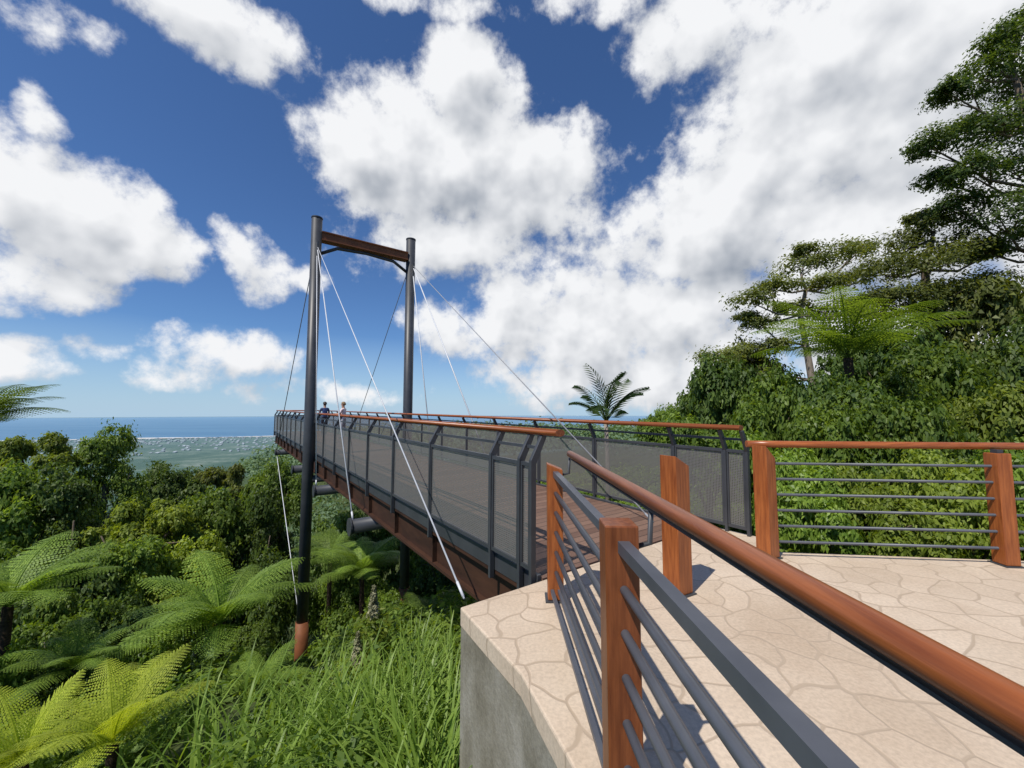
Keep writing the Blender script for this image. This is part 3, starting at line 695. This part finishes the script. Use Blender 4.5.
def undergrowth():
    Cs = []
    n = 0
    u = np.array([cl.x, cl.y])/math.hypot(cl.x, cl.y)
    small = []
    while n < 2300:
        x = rng.uniform(-20, 16); y = rng.uniform(.3, 27)
        if x < -1.25*y-3: continue
        if x > .1 and y < 5.2: continue
        if x > -.9 and y < 4.0: continue
        al_ = x*u[0]+y*u[1]; la = abs(x*u[1]-y*u[0])
        sm = (la < 1.0 and 4 < al_ < 12.9) or (x < -2.5 and y < 4.6)
        Cs.append((x, y)); small.append(sm); n += 1
    Cs = np.array(Cs); z = gz(Cs[:, 0], Cs[:, 1])
    rr = rng.uniform(.25, .75, len(Cs)); rr = np.where(small, rr*.3, rr)
    C = np.column_stack([Cs, z+rr*.45]); R = np.column_stack([rr, rr, rr*.75])
    P, N = clump_pts(C, R, 12, .42, 20, -.1)
    dd = np.hypot(P[:, 0], P[:, 1]); Ls = np.clip(.05+.007*dd, .06, .2)*rng.uniform(.5, 1.6, len(P))
    V, Fq = leaf_arr(P, N, Ls, Ls*.5)
    tag(link('undergrowth', npmesh('undergrowth', V, Fq, L_MID)), 'dense leafy green undergrowth covering the steep slope', 'undergrowth', kind='stuff')
undergrowth()
def blades(name, bases, Lr, Wd, label, mat):
    V = []; Fq = []
    for (x, y, z) in bases:
        a = rng.uniform(0, 6.28); L = rng.uniform(*Lr); bend = rng.uniform(.6, 2.3); el = rng.uniform(1.1, 1.5); w0 = Wd*rng.uniform(.5, 1.4)
        p = Vector((x, y, z-.05)); side = Vector((-math.sin(a), math.cos(a), 0)); n = 7; b = len(V)
        for i in range(n+1):
            t = i/n; w = w0*(1-t**2.2)*(.6+.4*min(1, t*4))+.001
            V.append(tuple(p+side*w)); V.append(tuple(p-side*w))
            e_ = el-bend*t*t
            p = p+Vector((math.cos(a)*math.cos(e_), math.sin(a)*math.cos(e_), math.sin(e_)))*(L/n)
            if i < n: k = b+2*i; Fq.append((k, k+1, k+3, k+2))
    tag(link(name, npmesh(name, V, Fq, mat)), label, 'grass', kind='stuff')
bs = []
for (px, py, D, n, sp_) in ((375, 765, 3.7, 420, .42), (305, 800, 3.8, 240, .5), (430, 745, 3.9, 320, .3), (372, 745, 4.4, 200, .35), (250, 800, 4.1, 110, .45), (440, 780, 3.0, 300, .2), (180, 810, 4.2, 40, .4), (415, 715, 5.0, 150, .3)):
    c = at(px, py, D)
    for _ in range(n):
        x = c.x+rng.normal()*sp_; y = c.y+rng.normal()*sp_
        if x > -.45+(3.12-y)*.5 and y < 3.5: continue
        bs.append((x, y, g1(x, y)))
blades('grass', bs, (.5, 1.25), .0135, 'long strappy bright green grass growing below the terrace corner', L_GRASS)
def weed(px, py, D, label):
    p = at(px, py, D); z0 = g1(p.x, p.y); h = p.z-z0
    t = empty('weed', (p.x, p.y, z0)); tag(t, label, 'plant')
    MB().tube([(0, 0, -.1), (.04, 0, h*.5), (0, 0, h)], [.014, .011, .005], 6).build('stem', L_OLIVE, t)
    P = np.column_stack([np.clip(rng.normal(size=900), -1.6, 1.6)*.05, np.clip(rng.normal(size=900), -1.6, 1.6)*.05, h-rng.uniform(0, .42, 900)]); P[:, :2] *= (h-P[:, 2:3])/.5+.15
    V, Fq = leaf_arr(P, nrm(rng.normal(size=P.shape)+[0, 0, .3]), .05, .02); link('seed_head', npmesh('seed_head', V, Fq, simple('dry_seed_heads', (.22, .22, .12), (.4, .38, .24), 8, .8, .1)), t)
    P = np.column_stack([rng.normal(size=260)*.16, rng.normal(size=260)*.16, rng.uniform(.3*h, h-.4, 260)])
    V, Fq = leaf_arr(P, nrm(rng.normal(size=P.shape)*.5+[0, 0, 1]), .16, .04); link('leaves', npmesh('leaves', V, Fq, L_LIME), t)
weed(374, 586, 5.6, 'tall weed with pale fluffy seed head in front of the walkway girders')
weed(358, 632, 5.4, 'shorter pale seeding weed beside the tall one, below the walkway')
def far_canopy():
    n = 1500; az = rng.uniform(-1.1, .95, n); d = np.exp(rng.uniform(math.log(42), math.log(900), n))
    x = d*np.sin(az); y = d*np.cos(az); z = gz(x, y); rr = 2.2+d*.02*rng.uniform(.6, 1.4, n)
    zt = np.minimum(z+rng.uniform(7, 13, n), 1.5-d*.045-1.6)
    C = np.column_stack([x, y, np.maximum(zt, z+2)]); R = np.column_stack([rr, rr, rr*.7])
    keep = C[:, 2]+R[:, 2] < 1.5-.03*d; C = C[keep]; R = R[keep]
    P, N = clump_pts(C, R, 10, .45, 12, -.2)
    dd = np.hypot(P[:, 0], P[:, 1]); Ls = (.25+dd*.006)*rng.uniform(.6, 1.3, len(P)); V, Fq = leaf_arr(P, N, Ls, Ls*.6)
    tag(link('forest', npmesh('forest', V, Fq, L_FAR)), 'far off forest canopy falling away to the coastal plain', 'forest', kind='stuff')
far_canopy()

# ------------------------------------------------------------------ people
def person(name, loc, rz, label, shirt, pants, hair, h=1.72):
    J = {'pel': (0, 0, .93, .125), 'sp': (0, -.01, 1.10, .115), 'ch': (0, 0, 1.30, .135), 'nk': (0, .005, 1.46, .055), 'hd': (0, .03, 1.56, .075), 'hm': (0, .035, 1.64, .088), 'ht': (0, .02, 1.71, .06)}
    E = [('pel', 'sp'), ('sp', 'ch'), ('ch', 'nk'), ('nk', 'hd'), ('hd', 'hm'), ('hm', 'ht')]
    for s, n in ((-1, 'l'), (1, 'r')):
        J.update({'sh'+n: (s*.17, 0, 1.40, .062), 'el'+n: (s*.23, .08, 1.15, .045), 'wr'+n: (s*.16, .30, 1.18, .032), 'hn'+n: (s*.14, .37, 1.20, .034),
                  'hp'+n: (s*.09, 0, .86, .092), 'kn'+n: (s*.10, .02, .48, .062), 'an'+n: (s*.10, -.01, .09, .042), 'to'+n: (s*.11, .15, .035, .034)})
        E += [('ch', 'sh'+n), ('sh'+n, 'el'+n), ('el'+n, 'wr'+n), ('wr'+n, 'hn'+n), ('pel', 'hp'+n), ('hp'+n, 'kn'+n), ('kn'+n, 'an'+n), ('an'+n, 'to'+n)]
    ks = list(J); me = bpy.data.meshes.new(name); me.from_pydata([J[k][:3] for k in ks], [(ks.index(a), ks.index(b)) for a, b in E], [])
    tmp = bpy.data.objects.new('tmp', me); COL.objects.link(tmp)
    sk = tmp.modifiers.new('s', 'SKIN'); ss = tmp.modifiers.new('u', 'SUBSURF'); ss.levels = 2
    for i, k in enumerate(ks):
        me.skin_vertices[0].data[i].radius = (J[k][3], J[k][3]*(.78 if k in ('pel', 'sp', 'ch') else 1)); me.skin_vertices[0].data[i].use_root = (i == 0)
    dg = bpy.context.evaluated_depsgraph_get(); nm = bpy.data.meshes.new_from_object(tmp.evaluated_get(dg)); bpy.data.objects.remove(tmp)
    bm = bmesh.new(); bm.from_mesh(nm)
    def chain(pts, r):
        prev = None
        for p in pts:
            ring = [bm.verts.new((p[0]+r*math.cos(a), p[1], p[2]+r*math.sin(a))) for a in (0, 1.57, 3.14, 4.71)]
            if prev:
                for k in range(4): bm.faces.new((prev[k], prev[(k+1) % 4], ring[(k+1) % 4], ring[k]))
            prev = ring
        bm.faces.new(prev)
    for s in (-1, 1):
        for k, fl in enumerate((.07, .085, .08, .06)):
            x = s*.14+(k-1.5)*.019; chain([(x, .375, 1.20), (x, .40+fl*.4, 1.195), (x, .40+fl*.7, 1.17)], .008)
        x = s*.14-s*.035; chain([(x, .35, 1.20), (x-s*.02, .39, 1.195), (x-s*.022, .41, 1.185)], .009)
    vs = [bm.verts.new(v) for v in ((-.014, .118, 1.60), (.014, .118, 1.60), (0, .145, 1.603), (0, .115, 1.645))]
    for f in ((0, 1, 2), (1, 3, 2), (3, 0, 2)): bm.faces.new([vs[i] for i in f])
    bm.to_mesh(nm); bm.free()
    for m in (simple('skin_tone', (.42, .24, .17), (.50, .30, .21), 6, .5, .3), shirt, pants, simple('dark_shoe', (.05, .05, .05), (.1, .1, .1), 8)): nm.materials.append(m)
    for p in nm.polygons:
        c = p.center; p.use_smooth = True
        if c.z < .10: p.material_index = 3
        elif c.z < .97 and abs(c.x) < .2: p.material_index = 2
        elif c.z < 1.44 and (abs(c.x) < .175 or c.z > 1.24) and c.y < .18: p.material_index = 1
    nm.name = name
    t = empty('person', loc, (0, 0, rz)); t.scale = (h/1.76,)*3; tag(t, label, 'person')
    link('body', nm, t)
    bm = bmesh.new(); bmesh.ops.create_uvsphere(bm, u_segments=14, v_segments=10, radius=1)
    for v in bm.verts:
        v.co = Vector((v.co.x*.098, v.co.y*.105+.015-(.03 if v.co.z < 0 else 0), v.co.z*.095+1.665))
    bmesh.ops.delete(bm, geom=[f for f in bm.faces if f.calc_center_median().y > .06 and f.calc_center_median().z < 1.69], context='FACES')
    hm = bpy.data.meshes.new('hair'); bm.to_mesh(hm); bm.free(); hm.materials.append(hair)
    for p in hm.polygons: p.use_smooth = True
    link('hair', hm, t)
    for s in (-1, 1):
        bm = bmesh.new(); bmesh.ops.create_uvsphere(bm, u_segments=8, v_segments=6, radius=.011, matrix=Matrix.Translation((s*.032, .117, 1.645)))
        em = bpy.data.meshes.new('eye'); bm.to_mesh(em); bm.free(); em.materials.append(M_CABLED); link('eye', em, t)
hairb = simple('brown_hair', (.02, .014, .01), (.05, .035, .025), 20, .6)
hairl = simple('fair_hair', (.20, .13, .07), (.30, .20, .11), 20, .6)
person('person', B(1.95, 20.9, 0), TH, 'person in dark blue shirt looking out near the far end of the walkway', simple('navy_cotton', (.03, .05, .14), (.05, .08, .20), 12), simple('dark_trousers', (.02, .02, .03), (.04, .04, .05), 12), hairb, 1.85)
person('person', B(2.2, 17.6, 0), TH+.9, 'person in pale pink and white top standing right of the dark shirted one', simple('pale_pink_cotton', (.70, .52, .52), (.82, .74, .74), 12), simple('light_trousers', (.3, .3, .32), (.4, .4, .42), 12), hairl, 1.82)

# ------------------------------------------------------------------ sky
w = bpy.data.worlds.new('World'); SC.world = w; w.use_nodes = True
nt = w.node_tree; nt.nodes.clear()
S = Vector((-.36, -.40, .84)).normalized()
g = bpy.data.node_groups.new('cloud_density', 'ShaderNodeTree')
g.interface.new_socket('Vector', in_out='INPUT', socket_type='NodeSocketVector'); g.interface.new_socket('Density', in_out='OUTPUT', socket_type='NodeSocketFloat')
g.interface.new_socket('Soft', in_out='OUTPUT', socket_type='NodeSocketFloat')
gi = g.nodes.new('NodeGroupInput'); go = g.nodes.new('NodeGroupOutput'); gl = g.links
def gm(op, a, b=None, c=None):
    n = g.nodes.new('ShaderNodeMath'); n.operation = op
    for i, x in enumerate((a, b, c)):
        if x is None: continue
        if isinstance(x, (int, float)): n.inputs[i].default_value = x
        else: gl.new(x, n.inputs[i])
    return n.outputs[0]
vn = g.nodes.new('ShaderNodeVectorMath'); vn.operation = 'NORMALIZE'; gl.new(gi.outputs[0], vn.inputs[0])
sx = g.nodes.new('ShaderNodeSeparateXYZ'); gl.new(vn.outputs[0], sx.inputs[0])
az = gm('ARCTAN2', sx.outputs[0], sx.outputs[1]); el = gm('ARCSINE', sx.outputs[2])
n0 = g.nodes.new('ShaderNodeTexNoise'); n0.inputs['Scale'].default_value = 5.0; n0.inputs['Detail'].default_value = 4; gl.new(vn.outputs[0], n0.inputs['Vector'])
cx = g.nodes.new('ShaderNodeCombineXYZ'); gl.new(az, cx.inputs[0]); gl.new(el, cx.inputs[1])
wp = g.nodes.new('ShaderNodeVectorMath'); wp.operation = 'MULTIPLY_ADD'; wp.inputs[1].default_value = (.20, .15, 0); gl.new(n0.outputs['Color'], wp.inputs[0]); gl.new(cx.outputs[0], wp.inputs[2])
wq = g.nodes.new('ShaderNodeVectorMath'); wq.operation = 'SUBTRACT'; wq.inputs[1].default_value = (.10, .075, 0); gl.new(wp.outputs[0], wq.inputs[0])
def azel(px, py):
    d = ray(px, py).normalized(); return math.atan2(d.x, d.y), math.asin(d.z)
CL = [(435, 165, 105, 92, 1.05), (520, 195, 88, 72, 1), (455, 85, 55, 55, .9), (365, 165, 40, 48, .75), (470, 248, 118, 36, .75),
 (810, 110, 150, 130, 1.1), (960, 60, 210, 140, 1.1), (725, 235, 125, 66, 1), (860, 235, 190, 90, 1), (690, 30, 85, 50, .85), (590, 4, 110, 20, .55), (430, 4, 70, 16, .5), (740, 315, 170, 52, 1), (575, 325, 120, 50, .95), (490, 335, 75, 30, .7), (640, 372, 170, 36, .9), (930, 340, 180, 70, .9),
 (60, 215, 115, 60, 1), (145, 240, 70, 36, .95), (0, 150, 70, 45, .7), (30, 275, 90, 34, .85),
 (205, 22, 100, 38, .8), (285, 55, 34, 28, .55), (50, 15, 90, 26, .6), (35, 105, 30, 28, .55),
 (255, 268, 26, 34, .52), (292, 278, 24, 16, .5), (235, 352, 62, 27, .72), (190, 374, 55, 16, .55), (40, 360, 72, 18, .65), (112, 345, 26, 10, .5), (330, 388, 80, 12, .45)]
cur = None
for (x, y, rx, ry, st_) in CL:
    a, e = azel(x, y); a1 = azel(x-rx, y)[0]; a2 = azel(x+rx, y)[0]; e1 = azel(x, y-ry)[1]; e2 = azel(x, y+ry)[1]
    ra = abs(a2-a1)/2; re = abs(e1-e2)/2
    s1 = g.nodes.new('ShaderNodeVectorMath'); s1.operation = 'MULTIPLY_ADD'; gl.new(wq.outputs[0], s1.inputs[0]); s1.inputs[1].default_value = (1/ra, 1/re, 0); s1.inputs[2].default_value = (-a/ra, -e/re, 0)
    s3 = g.nodes.new('ShaderNodeVectorMath'); s3.operation = 'DOT_PRODUCT'; gl.new(s1.outputs[0], s3.inputs[0]); gl.new(s1.outputs[0], s3.inputs[1])
    v = gm('MULTIPLY_ADD', s3.outputs['Value'], -.62*st_, st_)
    cur = v if cur is None else gm('SMOOTH_MAX', cur, v, .12)
blob = gm('MAXIMUM', cur, -.8)
n1 = g.nodes.new('ShaderNodeTexNoise'); n1.inputs['Scale'].default_value = 8; n1.inputs['Detail'].default_value = 10; n1.inputs['Roughness'].default_value = .64; gl.new(vn.outputs[0], n1.inputs['Vector'])
gl.new(gm('ADD', blob, gm('MULTIPLY_ADD', n1.outputs[0], 2.6, -1.3)), go.inputs[0])
n2 = g.nodes.new('ShaderNodeTexNoise'); n2.inputs['Scale'].default_value = 8; n2.inputs['Detail'].default_value = 3.0; n2.inputs['Roughness'].default_value = .52; gl.new(vn.outputs[0], n2.inputs['Vector'])
gl.new(gm('ADD', blob, gm('MULTIPLY_ADD', n2.outputs[0], 2.2, -1.1)), go.inputs[1])
def wm(op, a, b=None, c=None):
    n = nt.nodes.new('ShaderNodeMath'); n.operation = op
    for i, x in enumerate((a, b, c)):
        if x is None: continue
        if isinstance(x, (int, float)): n.inputs[i].default_value = x
        else: nt.links.new(x, n.inputs[i])
    return n.outputs[0]
tc = nt.nodes.new('ShaderNodeTexCoord')
G1 = nt.nodes.new('ShaderNodeGroup'); G1.node_tree = g; nt.links.new(tc.outputs['Generated'], G1.inputs[0])
of = nt.nodes.new('ShaderNodeVectorMath'); of.operation = 'ADD'; of.inputs[1].default_value = (-.025, -.01, .06); nt.links.new(tc.outputs['Generated'], of.inputs[0])
G2 = nt.nodes.new('ShaderNodeGroup'); G2.node_tree = g; nt.links.new(of.outputs[0], G2.inputs[0])
al = nt.nodes.new('ShaderNodeMapRange'); al.interpolation_type = 'SMOOTHSTEP'; al.inputs[1].default_value = .06; al.inputs[2].default_value = .66; nt.links.new(G1.outputs[0], al.inputs[0])
# light: brighter where the density falls off towards the sun, a little fine texture, greyer where thick
dif = wm('SUBTRACT', G1.outputs[1], G2.outputs[1])
fine = wm('SUBTRACT', G1.outputs[0], G1.outputs[1])
sh = wm('ADD', wm('MULTIPLY_ADD', dif, .50, .70), wm('MULTIPLY', fine, .20))
thick = nt.nodes.new('ShaderNodeMapRange'); thick.inputs[1].default_value = .75; thick.inputs[2].default_value = 1.7; thick.inputs[3].default_value = 0; thick.inputs[4].default_value = .36; nt.links.new(G2.outputs[1], thick.inputs[0])
sh2 = wm('SUBTRACT', sh, thick.outputs[0])
cr2 = nt.nodes.new('ShaderNodeValToRGB'); e = cr2.color_ramp.elements; e[0].position = 0.0; e[0].color = (.30, .34, .405, 1); e[1].position = .88; e[1].color = (.91, .92, .94, 1)
nt.links.new(sh2, cr2.inputs[0])
csc = nt.nodes.new('ShaderNodeVectorMath'); csc.operation = 'SCALE'; csc.inputs['Scale'].default_value = 10.0; nt.links.new(cr2.outputs[0], csc.inputs[0])
sky = nt.nodes.new('ShaderNodeTexSky'); sky.sky_type = 'NISHITA'; sky.sun_disc = False
sky.sun_elevation = math.asin(S.z); sky.sun_rotation = math.atan2(S.x, S.y); sky.altitude = 300; sky.air_density = 1.0; sky.dust_density = .2; sky.ozone_density = 3.0
gm_ = nt.nodes.new('ShaderNodeMix'); gm_.data_type = 'RGBA'; gm_.blend_type = 'MULTIPLY'; gm_.inputs[0].default_value = 1; gm_.inputs[7].default_value = (.58, .80, 1.08, 1); nt.links.new(sky.outputs[0], gm_.inputs[6])
# moist blue haze low over the sea
sz = nt.nodes.new('ShaderNodeSeparateXYZ'); nt.links.new(tc.outputs['Generated'], sz.inputs[0])
hz = nt.nodes.new('ShaderNodeMapRange'); hz.inputs[1].default_value = -.01; hz.inputs[2].default_value = .18; hz.inputs[3].default_value = .8; hz.inputs[4].default_value = 0; nt.links.new(sz.outputs['Z'], hz.inputs[0])
mh = nt.nodes.new('ShaderNodeMix'); mh.data_type = 'RGBA'; nt.links.new(hz.outputs[0], mh.inputs[0]); nt.links.new(gm_.outputs[2], mh.inputs[6]); mh.inputs[7].default_value = (4.5, 6.3, 8.2, 1)
mx = nt.nodes.new('ShaderNodeMix'); mx.data_type = 'RGBA'; nt.links.new(al.outputs[0], mx.inputs[0]); nt.links.new(mh.outputs[2], mx.inputs[6]); nt.links.new(csc.outputs[0], mx.inputs[7])
bg = nt.nodes.new('ShaderNodeBackground'); bg.inputs[1].default_value = .1; nt.links.new(mx.outputs[2], bg.inputs[0])
wo = nt.nodes.new('ShaderNodeOutputWorld'); nt.links.new(bg.outputs[0], wo.inputs[0])

ld = bpy.data.lights.new('sun', 'SUN'); ld.energy = 4.5; ld.angle = math.radians(.5); ld.color = (1, .945, .86)
lo = bpy.data.objects.new('sun', ld); COL.objects.link(lo); lo.rotation_euler = (-S).to_track_quat('-Z', 'Y').to_euler(); lo.location = (0, 0, 30)

cam = bpy.data.cameras.new('camera'); co = bpy.data.objects.new('camera', cam); COL.objects.link(co)
co.location = (0, 0, H); co.rotation_euler = (math.pi/2+PITCH, 0, 0)
cam.sensor_width = 36; cam.lens = 36*F/1024; cam.clip_start = .05; cam.clip_end = 90000
SC.camera = co
SC.view_settings.view_transform = 'Standard'; SC.view_settings.look = 'None'; SC.view_settings.exposure = 0
